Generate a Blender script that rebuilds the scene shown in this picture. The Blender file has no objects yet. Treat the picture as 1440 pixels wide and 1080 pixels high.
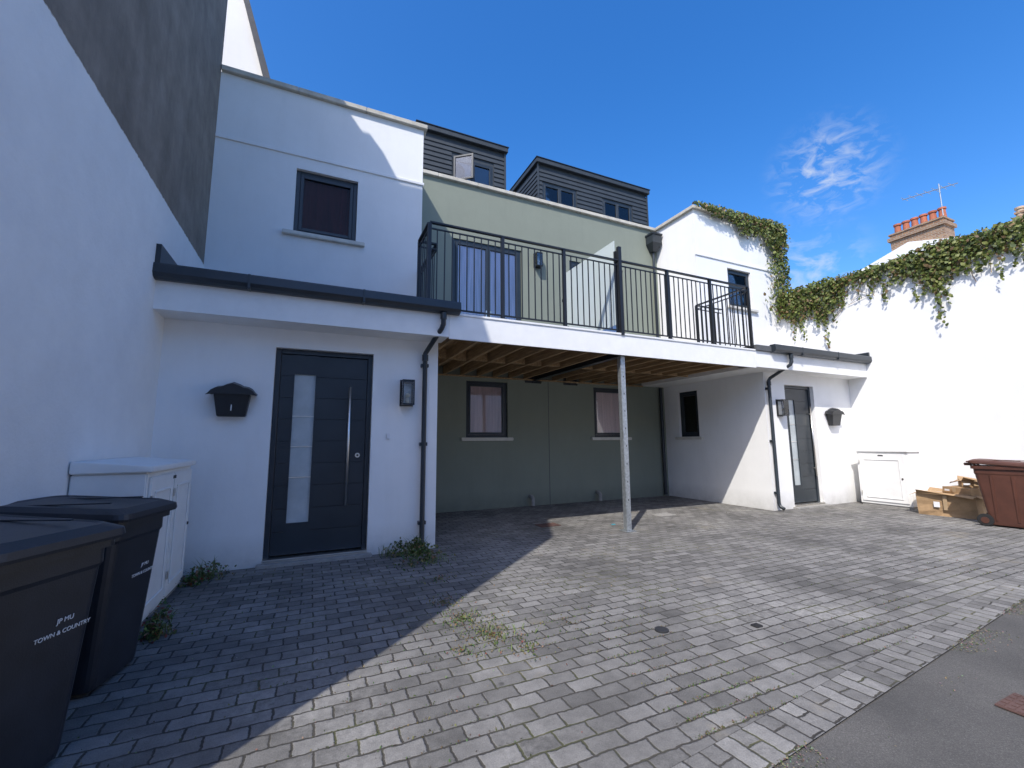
import bpy, bmesh, math, random
from mathutils import Vector, Matrix, noise as mnoise
random.seed(7)
S=bpy.context.scene
S.view_settings.view_transform='Standard'; S.view_settings.look='None'; S.view_settings.exposure=0
COL=bpy.context.collection
# ---------------------------------------------------------------- materials
class NT:
    def __init__(s,m): s.t=m.node_tree; s.n=s.t.nodes; s.l=s.t.links
    def a(s,ty,**kw):
        n=s.n.new(ty)
        for k,v in kw.items():
            if k.startswith('i_'):
                key=k[2:].replace('_',' ')
                n.inputs[key].default_value=v
            else: setattr(n,k,v)
        return n
    def k(s,a,b): s.l.new(a,b)
def newmat(name):
    m=bpy.data.materials.new(name); m.use_nodes=True
    t=NT(m); t.p=t.n['Principled BSDF']; t.tc=t.n.new('ShaderNodeTexCoord')
    return m,t
def noise(t,scale,detail=4,rough=.5,vec=None):
    n=t.a('ShaderNodeTexNoise'); n.inputs['Scale'].default_value=scale; n.inputs['Detail'].default_value=detail; n.inputs['Roughness'].default_value=rough
    t.k(vec if vec else t.tc.outputs['Object'],n.inputs['Vector']); return n
def ramp(t,fac,stops):
    r=t.n.new('ShaderNodeValToRGB'); e=r.color_ramp.elements
    while len(e)<len(stops): e.new(.5)
    for i,(p,c) in enumerate(stops):
        e[i].position=p; e[i].color=(*c,1) if len(c)==3 else c
    t.k(fac,r.inputs[0]); return r
def mixc(t,fac,a,b,mode='MIX'):
    m=t.n.new('ShaderNodeMix'); m.data_type='RGBA'; m.blend_type=mode
    if hasattr(fac,'links'): t.k(fac,m.inputs[0])
    else: m.inputs[0].default_value=fac
    for i,v in ((6,a),(7,b)):
        if hasattr(v,'links'): t.k(v,m.inputs[i])
        else: m.inputs[i].default_value=(*v,1)
    return m.outputs[2]
def bump(t,h,strength=.3,dist=.01):
    b=t.n.new('ShaderNodeBump'); b.inputs['Strength'].default_value=strength; b.inputs['Distance'].default_value=dist
    t.k(h,b.inputs['Height']); t.k(b.outputs[0],t.p.inputs['Normal']); return b
def simple(name,col,rough=.5,metal=0,var=.15,scale=6,bmp=0,bscale=60,spec=.5):
    m,t=newmat(name)
    n=noise(t,scale,5,.6)
    d=tuple(c*(1-var) for c in col); l=tuple(min(1,c*(1+var)) for c in col)
    r=ramp(t,n.outputs['Fac'],[(.3,d),(.7,l)])
    t.k(r.outputs[0],t.p.inputs['Base Color'])
    t.p.inputs['Roughness'].default_value=rough; t.p.inputs['Metallic'].default_value=metal
    t.p.inputs['Specular IOR Level'].default_value=spec
    if bmp:
        b=noise(t,bscale,4,.6); bump(t,b.outputs['Fac'],bmp,.005)
    return m
def wallmat(name,col,dirt=(.45,.43,.38),amt=.25,base_dirt=True):
    m,t=newmat(name)
    n=noise(t,.9,6,.62)
    mp=t.a('ShaderNodeMapping'); mp.inputs['Scale'].default_value=(2.2,2.2,.35); t.k(t.tc.outputs['Object'],mp.inputs[0])
    st=noise(t,1.6,6,.7,mp.outputs[0])
    c1=ramp(t,n.outputs['Fac'],[(.3,tuple(c*.93 for c in col)),(.65,col)])
    stf=ramp(t,st.outputs['Fac'],[(.5,(0,0,0)),(.85,(amt,amt,amt))])
    c=mixc(t,stf.outputs[0],c1.outputs[0],dirt)
    if base_dirt:
        g=t.a('ShaderNodeNewGeometry'); sx=t.a('ShaderNodeSeparateXYZ'); t.k(g.outputs['Position'],sx.inputs[0])
        nn=noise(t,5,5,.7)
        mr=t.a('ShaderNodeMapRange'); mr.inputs['From Min'].default_value=.02; mr.inputs['From Max'].default_value=.4; mr.inputs['To Min'].default_value=.75; mr.inputs['To Max'].default_value=0
        t.k(sx.outputs['Z'],mr.inputs['Value'])
        mu=t.a('ShaderNodeMath',operation='MULTIPLY'); t.k(mr.outputs[0],mu.inputs[0]); t.k(nn.outputs['Fac'],mu.inputs[1])
        c=mixc(t,mu.outputs[0],c,tuple(x*.6 for x in dirt))
    t.k(c,t.p.inputs['Base Color']); t.p.inputs['Roughness'].default_value=.85
    b=noise(t,2.5,8,.7); bump(t,b.outputs['Fac'],.22,.02)
    return m
M={}
M['white']=wallmat('white_render',(.84,.835,.82),amt=.12)
M['green']=wallmat('sage_green_render',(.225,.248,.20),dirt=(.165,.18,.15),amt=.4)
M['soffit']=simple('white_board',(.80,.80,.78),.5,var=.04)
M['anthra']=simple('anthracite_paint',(.022,.030,.038),.38,var=.15,scale=3)
M['gutter']=simple('gutter_plastic',(.022,.029,.036),.35,var=.2,scale=3)
M['black']=simple('black_metal',(.014,.015,.017),.4,var=.2)
M['clad']=simple('dark_cladding',(.032,.040,.048),.6,var=.18,scale=4,bmp=.2,bscale=30)
M['coping']=simple('stone_coping',(.50,.47,.40),.85,var=.2,scale=5,bmp=.3)
M['sill']=simple('stone_sill',(.62,.60,.54),.8,var=.1,scale=8,bmp=.2)
M['galv']=simple('galvanised_steel',(.42,.45,.47),.42,metal=.75,var=.25,scale=25,bmp=.1)
M['steel']=simple('brushed_steel',(.72,.70,.66),.33,metal=1,var=.08)
M['felt']=simple('roof_felt',(.09,.095,.1),.9,var=.2,bmp=.4)
def wood():
    m,t=newmat('treated_timber')
    mp=t.a('ShaderNodeMapping'); mp.inputs['Scale'].default_value=(14,1.2,14); t.k(t.tc.outputs['Object'],mp.inputs[0])
    n=noise(t,2,6,.65,mp.outputs[0])
    r=ramp(t,n.outputs['Fac'],[(.3,(.20,.125,.06)),(.7,(.46,.31,.16))])
    t.k(r.outputs[0],t.p.inputs['Base Color']); t.p.inputs['Roughness'].default_value=.8; bump(t,n.outputs['Fac'],.3,.005); return m
M['joist']=wood()
def leftwall():
    m,t=newmat('neighbour_render')
    g=t.a('ShaderNodeNewGeometry'); sx=t.a('ShaderNodeSeparateXYZ'); t.k(g.outputs['Position'],sx.inputs[0])
    n=noise(t,2.2,8,.65); ne=noise(t,14,5,.7)
    gr=ramp(t,n.outputs['Fac'],[(.25,(.155,.125,.098)),(.5,(.225,.19,.153)),(.75,(.30,.255,.21))])
    mp=t.a('ShaderNodeMapping'); mp.inputs['Scale'].default_value=(1,2.5,.4); t.k(t.tc.outputs['Object'],mp.inputs[0])
    st=noise(t,2,6,.7,mp.outputs[0]); stf=ramp(t,st.outputs['Fac'],[(.45,(0,0,0)),(.75,(.55,.55,.55))])
    grc=mixc(t,stf.outputs[0],gr.outputs[0],(.14,.115,.09))
    wn=ramp(t,n.outputs['Fac'],[(.3,(.76,.755,.745)),(.7,(.84,.835,.82))])
    off=t.a('ShaderNodeMath',operation='MULTIPLY_ADD'); off.inputs[1].default_value=.05; t.k(ne.outputs['Fac'],off.inputs[0]); t.k(sx.outputs['Z'],off.inputs[2])
    gt=t.a('ShaderNodeMapRange'); gt.inputs['From Min'].default_value=4.315; gt.inputs['From Max'].default_value=4.33; t.k(off.outputs[0],gt.inputs['Value'])
    t.k(mixc(t,gt.outputs[0],wn.outputs[0],grc),t.p.inputs['Base Color']); t.p.inputs['Roughness'].default_value=.9
    b=noise(t,3,9,.7); bb=t.a('ShaderNodeMath',operation='ADD'); t.k(b.outputs['Fac'],bb.inputs[0]); t.k(gt.outputs[0],bb.inputs[1])
    bump(t,bb.outputs[0],.45,.03); return m
M['left']=leftwall()
def glass(name='window_glass',add=.03,ior=1.5,tint=(.8,.83,.84)):
    m,t=newmat(name); t.n.remove(t.p)
    tr=t.a('ShaderNodeBsdfTransparent'); tr.inputs[0].default_value=(*tint,1)
    gl=t.a('ShaderNodeBsdfGlossy'); gl.inputs['Roughness'].default_value=.015
    fr=t.a('ShaderNodeFresnel'); fr.inputs[0].default_value=ior
    n=noise(t,1.3,2,.5); b=t.n.new('ShaderNodeBump'); b.inputs['Strength'].default_value=.05; b.inputs['Distance'].default_value=.02; t.k(n.outputs['Fac'],b.inputs['Height']); t.k(b.outputs[0],gl.inputs['Normal'])
    ad=t.a('ShaderNodeMath',operation='ADD'); ad.inputs[1].default_value=add; t.k(fr.outputs[0],ad.inputs[0])
    mx=t.a('ShaderNodeMixShader'); t.k(ad.outputs[0],mx.inputs[0]); t.k(tr.outputs[0],mx.inputs[1]); t.k(gl.outputs[0],mx.inputs[2])
    t.k(mx.outputs[0],t.n['Material Output'].inputs[0]); return m
M['glass']=glass()
M['glass_low']=glass('window_glass_dark',0,1.22,(.9,.88,.88))
M['glass_clear']=glass('window_glass_clear',.05,1.45,(.97,.97,.97))
def frosted():
    m,t=newmat('frosted_glass')
    n=noise(t,120,3,.6)
    t.p.inputs['Base Color'].default_value=(.70,.78,.77,1); t.p.inputs['Roughness'].default_value=.3
    t.p.inputs['Alpha'].default_value=.66; bump(t,n.outputs['Fac'],.1,.002); return m
M['frost']=frosted()
M['dglass']=simple('obscured_door_glass',(.42,.46,.47),.12,var=.15,scale=3,bmp=.15,bscale=200)
def curtain(name,col,foldscale=18,horiz=False,lo=.45):
    m,t=newmat(name)
    mp=t.a('ShaderNodeMapping'); mp.inputs['Scale'].default_value=(1,1,.05) if not horiz else (.02,.02,1); t.k(t.tc.outputs['Object'],mp.inputs[0])
    n=noise(t,foldscale,3,.5,mp.outputs[0])
    r=ramp(t,n.outputs['Fac'],[(.3,tuple(c*lo for c in col)),(.65,col)])
    t.k(r.outputs[0],t.p.inputs['Base Color']); t.p.inputs['Roughness'].default_value=.9; bump(t,n.outputs['Fac'],.6,.03); return m
M['cur_pink']=curtain('pink_curtain',(.88,.68,.68),lo=.75)
M['cur_lav']=curtain('lavender_curtain',(.80,.74,.90),lo=.65)
M['cur_dark']=curtain('dark_blind',(.085,.022,.022),30)
M['room']=simple('dark_interior',(.03,.035,.045),.9)  # near-black colour paints the shade of an unlit room
M['cab']=simple('cabinet_plastic',(.80,.79,.76),.45,var=.05,scale=4)
M['binb']=simple('black_bin_plastic',(.017,.020,.027),.42,var=.3,scale=5,bmp=.25,bscale=150)
M['binbr']=simple('brown_bin_plastic',(.085,.032,.02),.45,var=.2,scale=5,bmp=.25,bscale=150)
M['rubber']=simple('rubber',(.015,.015,.015),.8)
M['card']=simple('cardboard',(.36,.235,.125),.85,var=.18,scale=7,bmp=.2)
M['tape']=simple('parcel_tape',(.42,.30,.18),.3,var=.1)
M['label']=simple('white_label',(.75,.75,.75),.6,var=.05)
M['text']=simple('white_print',(.72,.72,.72),.6,var=.05)
M['terra']=simple('terracotta',(.40,.13,.07),.8,var=.25,bmp=.3)
M['buffpot']=simple('buff_clay',(.45,.33,.22),.8,var=.2)
M['slate']=simple('slate',(.05,.055,.065),.7,var=.25,bmp=.3)
M['iron']=simple('cast_iron',(.03,.03,.032),.6,var=.3,bmp=.5)
M['rustcover']=simple('red_drain_cover',(.10,.055,.045),.8,var=.3,bmp=.5)
M['concrete']=simple('concrete',(.30,.29,.27),.9,var=.2,scale=9,bmp=.4)
M['bulb']=simple('lamp_bulb',(.7,.65,.5),.2,var=.05)
def brick(name,c1,c2,mort,bw,rh,sc=1.0,ms=.012):
    m,t=newmat(name)
    sx=t.a('ShaderNodeSeparateXYZ'); t.k(t.tc.outputs['Object'],sx.inputs[0])
    ad=t.a('ShaderNodeMath',operation='ADD'); t.k(sx.outputs[0],ad.inputs[0]); t.k(sx.outputs[1],ad.inputs[1])
    cb=t.a('ShaderNodeCombineXYZ'); t.k(ad.outputs[0],cb.inputs[0]); t.k(sx.outputs[2],cb.inputs[1])
    b=t.a('ShaderNodeTexBrick'); b.inputs['Scale'].default_value=1; b.inputs['Brick Width'].default_value=bw; b.inputs['Row Height'].default_value=rh; b.inputs['Mortar Size'].default_value=ms
    b.inputs['Color1'].default_value=(*c1,1); b.inputs['Color2'].default_value=(*c2,1); b.inputs['Mortar'].default_value=(*mort,1)
    t.k(cb.outputs[0],b.inputs['Vector']); t.k(b.outputs['Color'],t.p.inputs['Base Color']); t.p.inputs['Roughness'].default_value=.9
    bump(t,b.outputs['Fac'],-.4,.01); return m
M['brick']=brick('chimney_brick',(.20,.10,.055),(.34,.20,.11),(.32,.27,.21),.22,.075)
def paving(name,rot,bw,rh,tone=1.0,dust=.6):
    m,t=newmat(name)
    mp=t.a('ShaderNodeMapping'); mp.inputs['Rotation'].default_value=(0,0,rot); t.k(t.tc.outputs['Object'],mp.inputs[0])
    wob=noise(t,9,3,.5); ws=t.a('ShaderNodeVectorMath',operation='MULTIPLY_ADD'); ws.inputs[1].default_value=(.028,.028,0)
    t.k(wob.outputs['Color'],ws.inputs[0]); t.k(mp.outputs[0],ws.inputs[2])
    wob2=noise(t,45,2,.5); ws2=t.a('ShaderNodeVectorMath',operation='MULTIPLY_ADD'); ws2.inputs[1].default_value=(.012,.012,0)
    t.k(wob2.outputs['Color'],ws2.inputs[0]); t.k(ws.outputs[0],ws2.inputs[2])
    def br(c1,c2,mo,ms,sm):
        b=t.a('ShaderNodeTexBrick'); b.inputs['Scale'].default_value=1; b.inputs['Brick Width'].default_value=bw; b.inputs['Row Height'].default_value=rh
        b.inputs['Mortar Size'].default_value=ms; b.inputs['Mortar Smooth'].default_value=sm
        b.inputs['Color1'].default_value=(*c1,1); b.inputs['Color2'].default_value=(*c2,1); b.inputs['Mortar'].default_value=(*mo,1); b.inputs['Bias'].default_value=0
        t.k(ws2.outputs[0],b.inputs['Vector']); return b
    k=tone
    b=br((.125*k,.120*k,.113*k),(.218*k,.210*k,.198*k),(.2,.2,.2),.007,.3)
    jn=noise(t,1.1,5,.6); jr=ramp(t,jn.outputs['Fac'],[(.35,(.035,.033,.03)),(.52,(.06,.055,.047)),(.60,(.07,.072,.035)),(.72,(.20,.17,.125))])
    grain=noise(t,130,3,.7); gr=ramp(t,grain.outputs['Fac'],[(.25,(.70,.70,.70)),(.75,(1.28,1.28,1.28))])
    blot=noise(t,7,6,.65); bl=ramp(t,blot.outputs['Fac'],[(.3,(.76,.76,.76)),(.7,(1.18,1.18,1.18))])
    col=mixc(t,1,b.outputs['Color'],gr.outputs[0],'MULTIPLY'); col=mixc(t,1,col,bl.outputs[0],'MULTIPLY')
    dn=noise(t,.55,7,.68); dr=ramp(t,dn.outputs['Fac'],[(.47,(0,0,0)),(.64,(dust,dust,dust))])
    d2=noise(t,22,5,.75); d2r=ramp(t,d2.outputs['Fac'],[(.38,(0,0,0)),(.62,(1,1,1))])
    dm=mixc(t,1,dr.outputs[0],d2r.outputs[0],'MULTIPLY'); col=mixc(t,dm,col,(.38,.365,.34))
    sn=noise(t,.8,4,.5)
    sr=ramp(t,sn.outputs['Fac'],[(.30,(.68,.68,.68)),(.5,(1,1,1))]); col=mixc(t,1,col,sr.outputs[0],'MULTIPLY')
    col=mixc(t,b.outputs['Fac'],col,jr.outputs[0])
    s2=noise(t,.9,6,.75,mp.outputs[0]); s2r=ramp(t,s2.outputs['Fac'],[(.60,(0,0,0)),(.72,(.5,.5,.5))])
    s3=mixc(t,1,s2r.outputs[0],gr.outputs[0],'MULTIPLY'); col=mixc(t,s3,col,(.29,.25,.18))
    # oil / gum spots
    vo=t.a('ShaderNodeTexVoronoi'); vo.inputs['Scale'].default_value=2.3; t.k(t.tc.outputs['Object'],vo.inputs['Vector'])
    vr=ramp(t,vo.outputs['Distance'],[(.03,(.55,.55,.55)),(.06,(1,1,1))]); col=mixc(t,1,col,vr.outputs[0],'MULTIPLY')
    t.k(col,t.p.inputs['Base Color']); t.p.inputs['Roughness'].default_value=.88; t.p.inputs['Specular IOR Level'].default_value=.3
    b2=br((.30,.30,.30),(.70,.70,.70),(-1.2,-1.2,-1.2),.011,.9)
    h=t.a('ShaderNodeMath',operation='MULTIPLY_ADD'); h.inputs[1].default_value=.4; t.k(grain.outputs['Fac'],h.inputs[0])
    sp=t.a('ShaderNodeSeparateColor'); t.k(b2.outputs['Color'],sp.inputs[0]); t.k(sp.outputs[0],h.inputs[2])
    bump(t,h.outputs[0],1,.009); return m
M['pave']=paving('block_paving',0,.205,.122)
EDGE=math.atan2(.38,4.02)
M['edge']=paving('edging_blocks',-EDGE+math.pi/2,.24,.115,1.15,.4)
def asphalt():
    m,t=newmat('asphalt')
    g=noise(t,160,4,.8); r=ramp(t,g.outputs['Fac'],[(.3,(.05,.048,.046)),(.55,(.10,.096,.09)),(.75,(.22,.21,.20))])
    n=noise(t,.9,6,.6); rr=ramp(t,n.outputs['Fac'],[(.3,(.75,.75,.75)),(.7,(1.35,1.33,1.3))])
    t.k(mixc(t,1,r.outputs[0],rr.outputs[0],'MULTIPLY'),t.p.inputs['Base Color']); t.p.inputs['Roughness'].default_value=.92
    bump(t,g.outputs['Fac'],.8,.008); return m
M['asph']=asphalt()
def leafmat(name):
    m,t=newmat(name)
    at=t.a('ShaderNodeVertexColor'); at.layer_name='Col'
    t.k(at.outputs[0],t.p.inputs['Base Color']); t.p.inputs['Roughness'].default_value=.55
    tl=t.a('ShaderNodeBsdfTranslucent'); t.k(at.outputs[0],tl.inputs[0]); mx=t.a('ShaderNodeMixShader'); mx.inputs[0].default_value=.3
    t.k(t.p.outputs[0],mx.inputs[1]); t.k(tl.outputs[0],mx.inputs[2]); t.k(mx.outputs[0],t.n['Material Output'].inputs[0]); return m
M['leaf']=leafmat('leaves')
# ---------------------------------------------------------------- mesh helpers
def empty(name,loc=(0,0,0),rz=0):
    e=bpy.data.objects.new(name,None); e.location=loc; e.rotation_euler=(0,0,rz); COL.objects.link(e); return e
def link(name,me,mat,parent=None):
    o=bpy.data.objects.new(name,me); COL.objects.link(o)
    if mat:
        for mm in (mat if isinstance(mat,list) else [mat]): me.materials.append(mm)
    if parent: o.parent=parent
    return o
def bm_obj(name,bm,mat,parent=None,smooth=False):
    me=bpy.data.meshes.new(name); bmesh.ops.recalc_face_normals(bm,faces=bm.faces[:]); bm.to_mesh(me); bm.free()
    if smooth:
        for p in me.polygons: p.use_smooth=True
    return link(name,me,mat,parent)
def addbox(bm,x0,x1,y0,y1,z0,z1):
    vs=[bm.verts.new(p) for p in ((x0,y0,z0),(x1,y0,z0),(x1,y1,z0),(x0,y1,z0),(x0,y0,z1),(x1,y0,z1),(x1,y1,z1),(x0,y1,z1))]
    fs=[bm.faces.new([vs[i] for i in f]) for f in ((0,3,2,1),(4,5,6,7),(0,1,5,4),(1,2,6,5),(2,3,7,6),(3,0,4,7))]
    return vs
def B(parent,name,x0,x1,y0,y1,z0,z1,mat,bev=0):
    bm=bmesh.new(); addbox(bm,min(x0,x1),max(x0,x1),min(y0,y1),max(y0,y1),min(z0,z1),max(z0,z1))
    if bev: bmesh.ops.bevel(bm,geom=bm.edges[:],offset=bev,segments=2,affect='EDGES')
    return bm_obj(name,bm,mat,parent)
def boxes(parent,name,lst,mat,bev=0):
    bm=bmesh.new()
    for b in lst: addbox(bm,*b)
    if bev: bmesh.ops.bevel(bm,geom=bm.edges[:],offset=bev,segments=1,affect='EDGES')
    return bm_obj(name,bm,mat,parent)
def fx(y): return lambda u,v,d:(u,y+d,v)
def sx_(x,s): return lambda u,v,d:(x+s*d,u,v)
def wall(parent,name,mp,u0,u1,v0,v1,th,holes,mat):
    us=sorted({u0,u1,*[h[0] for h in holes],*[h[1] for h in holes]}); vs=sorted({v0,v1,*[h[2] for h in holes],*[h[3] for h in holes]})
    def inside(i,j):
        if i<0 or j<0 or i>=len(us)-1 or j>=len(vs)-1: return False
        cu=(us[i]+us[i+1])/2; cv=(vs[j]+vs[j+1])/2
        return not any(h[0]<cu<h[1] and h[2]<cv<h[3] for h in holes)
    bm=bmesh.new()
    def q(*p): bm.faces.new([bm.verts.new(mp(*a)) for a in p])
    for i in range(len(us)-1):
        for j in range(len(vs)-1):
            if not inside(i,j): continue
            a,b,c,d=us[i],us[i+1],vs[j],vs[j+1]
            q((a,c,0),(b,c,0),(b,d,0),(a,d,0)); q((a,c,th),(a,d,th),(b,d,th),(b,c,th))
            if not inside(i-1,j): q((a,c,0),(a,d,0),(a,d,th),(a,c,th))
            if not inside(i+1,j): q((b,c,0),(b,c,th),(b,d,th),(b,d,0))
            if not inside(i,j-1): q((a,c,0),(a,c,th),(b,c,th),(b,c,0))
            if not inside(i,j+1): q((a,d,0),(b,d,0),(b,d,th),(a,d,th))
    bmesh.ops.remove_doubles(bm,verts=bm.verts[:],dist=1e-5)
    return bm_obj(name,bm,mat,parent)
def mbox(bm,mp,u0,u1,v0,v1,d0,d1):
    a=mp(u0,v0,d0); b=mp(u1,v1,d1)
    addbox(bm,min(a[0],b[0]),max(a[0],b[0]),min(a[1],b[1]),max(a[1],b[1]),min(a[2],b[2]),max(a[2],b[2]))
def window(parent,name,mp,u0,u1,v0,v1,backing,panes=1,fw=.06,d=.07,transom=None,cd=.16,gl='glass'):
    bm=bmesh.new()
    def fr(a,b,c,e,w,d0,d1):
        mbox(bm,mp,a,a+w,c,e,d0,d1); mbox(bm,mp,b-w,b,c,e,d0,d1); mbox(bm,mp,a+w,b-w,c,c+w,d0,d1); mbox(bm,mp,a+w,b-w,e-w,e,d0,d1)
    fr(u0,u1,v0,v1,fw,d,d+.07)
    w=(u1-u0-2*fw)/panes
    for i in range(panes):
        a=u0+fw+i*w; fr(a+.003,a+w-.003,v0+fw+.003,v1-fw-.003,.055,d-.012,d+.05)
        if transom: mbox(bm,mp,a+.058,a+w-.058,transom-.03,transom+.03,d-.008,d+.045)
    bmesh.ops.bevel(bm,geom=bm.edges[:],offset=.004,segments=1,affect='EDGES')
    bm_obj(name+'_frame',bm,M['anthra'],parent)
    bm=bmesh.new(); mbox(bm,mp,u0+fw,u1-fw,v0+fw,v1-fw,d+.02,d+.026); bm_obj(name+'_glass',bm,M[gl],parent)
    bm=bmesh.new(); mbox(bm,mp,u0+.01,u1-.01,v0+.01,v1-.01,cd,cd+.02); bm_obj(name+'_backing',bm,backing,parent)  # curtains; dormers and side window get a sheet painted dark as an unlit room
def tube(name,pts,r,mat,parent=None,res=4):
    c=bpy.data.curves.new(name,'CURVE'); c.dimensions='3D'; c.bevel_depth=r; c.bevel_resolution=res; c.use_fill_caps=True
    s=c.splines.new('POLY'); s.points.add(len(pts)-1)
    for i,p in enumerate(pts): s.points[i].co=(*p,1)
    c.materials.append(mat); o=bpy.data.objects.new(name,c); COL.objects.link(o)
    if parent: o.parent=parent
    return o
def cyl(bm,c,r,h,axis='Z',seg=24,r2=None):
    ret=bmesh.ops.create_cone(bm,cap_ends=True,segments=seg,radius1=r,radius2=r if r2 is None else r2,depth=h)
    rot={'Z':Matrix(),'X':Matrix.Rotation(math.pi/2,4,'Y'),'Y':Matrix.Rotation(math.pi/2,4,'X')}[axis]
    bmesh.ops.transform(bm,matrix=Matrix.Translation(c)@rot,verts=ret['verts'])
def text(name,body,size,loc,rot,mat,parent,align='CENTER',ext=.001):
    c=bpy.data.curves.new(name,'FONT'); c.body=body; c.size=size; c.align_x=align; c.align_y='CENTER'; c.extrude=ext; c.materials.append(mat)
    o=bpy.data.objects.new(name,c); o.location=loc; o.rotation_euler=rot; COL.objects.link(o)
    if parent: o.parent=parent
    return o
# ---------------------------------------------------------------- constants
XL,XR,Yd,Yu,Yg,Yb=-1.682,12.271,6.346,7.949,9.369,5.917
XA,XB,ZP,ZS,ZF=1.68,9.054,7.784,2.978,3.333
H=empty('white_modern_terrace_house')
wall(H,'left_door_wall',fx(Yd),XL,XA,-.05,3.34,.25,[(-.485,.746,-.05,2.752)],M['white'])
wall(H,'left_return_wall',sx_(XA,-1),Yd+.25,Yg,-.05,3.34,.25,[],M['white'])
wall(H,'right_door_wall',fx(Yd),XB,XR,-.05,3.34,.25,[(9.744,10.80,-.05,2.752)],M['white'])
wall(H,'right_return_wall',sx_(XB,1),Yd+.25,Yg,-.05,3.34,.25,[(8.20,8.86,1.60,2.80)],M['white'])
wall(H,'left_upper_wall',fx(Yu),XL,XA+.06,3.34,ZP-.09,.25,[(-.47,.55,5.10,6.28)],M['white'])
wall(H,'left_upper_return',sx_(XA+.06,-1),Yu+.25,Yg,3.34,ZP-.09,.25,[],M['white'])
wall(H,'right_upper_wall',fx(Yu),XB,XR+.45,3.34,ZP-.09,.25,[(10.22,11.16,5.14,6.24)],M['white'])
wall(H,'right_upper_return',sx_(XB,1),Yu+.25,Yg,3.34,ZP-.09,.25,[],M['white'])
GW=[(3.15,4.18,1.60,2.90),(6.64,7.67,1.60,2.90),(2.80,4.58,ZF+.03,6.28),(6.0,7.78,ZF+.03,6.28),(4.64,5.10,2.92,3.12),(5.73,6.15,2.92,3.12)]
wall(H,'green_wall',fx(Yg),XA-.2,XB+.2,-.05,ZP-.09,.25,GW,M['green'])
boxes(H,'left_string_course',[(XL,XA+.085,Yu-.025,Yu-.001,6.50,6.56)],M['white'],.006)
boxes(H,'right_string_course',[(XB-.025,XR+.45,Yu-.025,Yu-.001,6.40,6.46)],M['white'],.006)
def coping(name,x0,x1,y0,y1,z=ZP-.09,horizontal='X'):
    L=[]; n=max(1,int(((x1-x0) if horizontal=='X' else (y1-y0))/.9))
    for i in range(n):
        if horizontal=='X':
            a=x0+(x1-x0)*i/n; b=x0+(x1-x0)*(i+1)/n-.006; L.append((a,b,y0,y1,z,z+.09))
        else:
            a=y0+(y1-y0)*i/n; b=y0+(y1-y0)*(i+1)/n-.006; L.append((x0,x1,a,b,z,z+.09))
    boxes(H,name,L,M['coping'],.008)
coping('left_coping',XL+.01,XA+.13,Yu-.07,Yu+.32)
coping('left_return_coping',XA-.26,XA+.13,Yu+.325,Yg-.08,horizontal='Y')
coping('green_coping',XA-.26,XB+.30,Yg-.07,Yg+.32)
coping('right_return_coping',XB-.07,XB+.32,Yu+.325,Yg-.08,horizontal='Y')
coping('right_coping',XB-.07,XR+.45,Yu-.07,Yu+.32)
B(H,'upper_roof_left',XL,XA-.19,Yu+.25,14,7.3,7.4,M['felt']); B(H,'upper_roof_right',XB+.25,XR+.4,Yu+.25,14,7.3,7.4,M['felt'])
B(H,'right_end_wall',XR+.2,XR+.45,Yu+.25,14,0,ZP-.2,M['white'])
def canopy(tag,x0,x1,g0,g1):
    B(H,tag+'_canopy_fascia',x0,x1,Yb,Yb+.025,3.0,3.34,M['soffit'])
    B(H,tag+'_canopy_soffit',x0,x1,Yb+.025,Yd-.001,3.0,3.03,M['soffit'])
    B(H,tag+'_canopy_roof',x0,x1,Yb-.04,Yu-.001,3.345,3.46,M['felt'])
    bm=bmesh.new(); prof=[(-.0,.16),(-.012,.17),(-.12,.17),(-.13,.15),(-.135,.06),(-.11,.02),(-.06,0),(-.01,.0)]
    rows=[]
    for x in (g0,g1): rows.append([bm.verts.new((x,Yb-.003+p[0],3.325+p[1])) for p in prof])
    for i in range(len(prof)): bm.faces.new((rows[0][i],rows[0][(i+1)%len(prof)],rows[1][(i+1)%len(prof)],rows[1][i]))
    bm.faces.new(rows[0]); bm.faces.new(rows[1][::-1]); bm_obj(tag+'_gutter',bm,M['gutter'],H)
    L=[]
    x=g0+.9
    while x<g1-.2: L.append((x,x+.03,Yb-.14,Yb-.004,3.322,3.496)); x+=1.3
    boxes(H,tag+'_gutter_brackets',L,M['gutter'],.004)
canopy('left',XL,1.72,XL,1.86); canopy('right',8.26,XR,8.72,XR)
B(H,'right_canopy_inner',8.26,XB-.001,Yd,Yg-.001,3.0,3.34,M['soffit'])
B(H,'left_flashing',XL+.002,XL+.05,Yb-.1,Yu-.002,3.46,3.72,M['gutter'])
B(H,'right_flashing',XR-.05,XR-.002,Yb-.1,Yu-.002,3.46,3.6,M['gutter'])
B(H,'eave_step_left',XL,1.68,Yb+.03,Yd-.0,3.035,3.34,M['soffit'])
def dpipe(tag,x,xg):
    tube(tag+'_downpipe',[(xg,Yb-.07,3.33),(xg,Yb-.07,3.16),(xg-.02,Yb-.05,3.10),(x+.03,Yd-.09,2.86),(x,Yd-.065,2.80),(x,Yd-.065,.16),(x,Yd-.09,.09),(x+.01,Yd-.17,.05)],.036,M['gutter'],H)
    L=[]
    for z in (.35,1.45,2.6): L.append((x-.055,x+.055,Yd-.075,Yd-.002,z,z+.05))
    boxes(H,tag+'_pipe_clips',L,M['gutter'],.005)
    bm=bmesh.new(); cyl(bm,(x,Yd-.065,2.74),.045,.09); cyl(bm,(xg,Yb-.07,3.28),.045,.09); bm_obj(tag+'_pipe_collars',bm,M['gutter'],H)
dpipe('left',1.47,1.62); dpipe('right',9.13,9.30)
tube('corner_pipe',[(8.86,Yg-.08,2.97),(8.86,Yg-.08,.05)],.045,M['gutter'],H)
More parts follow.
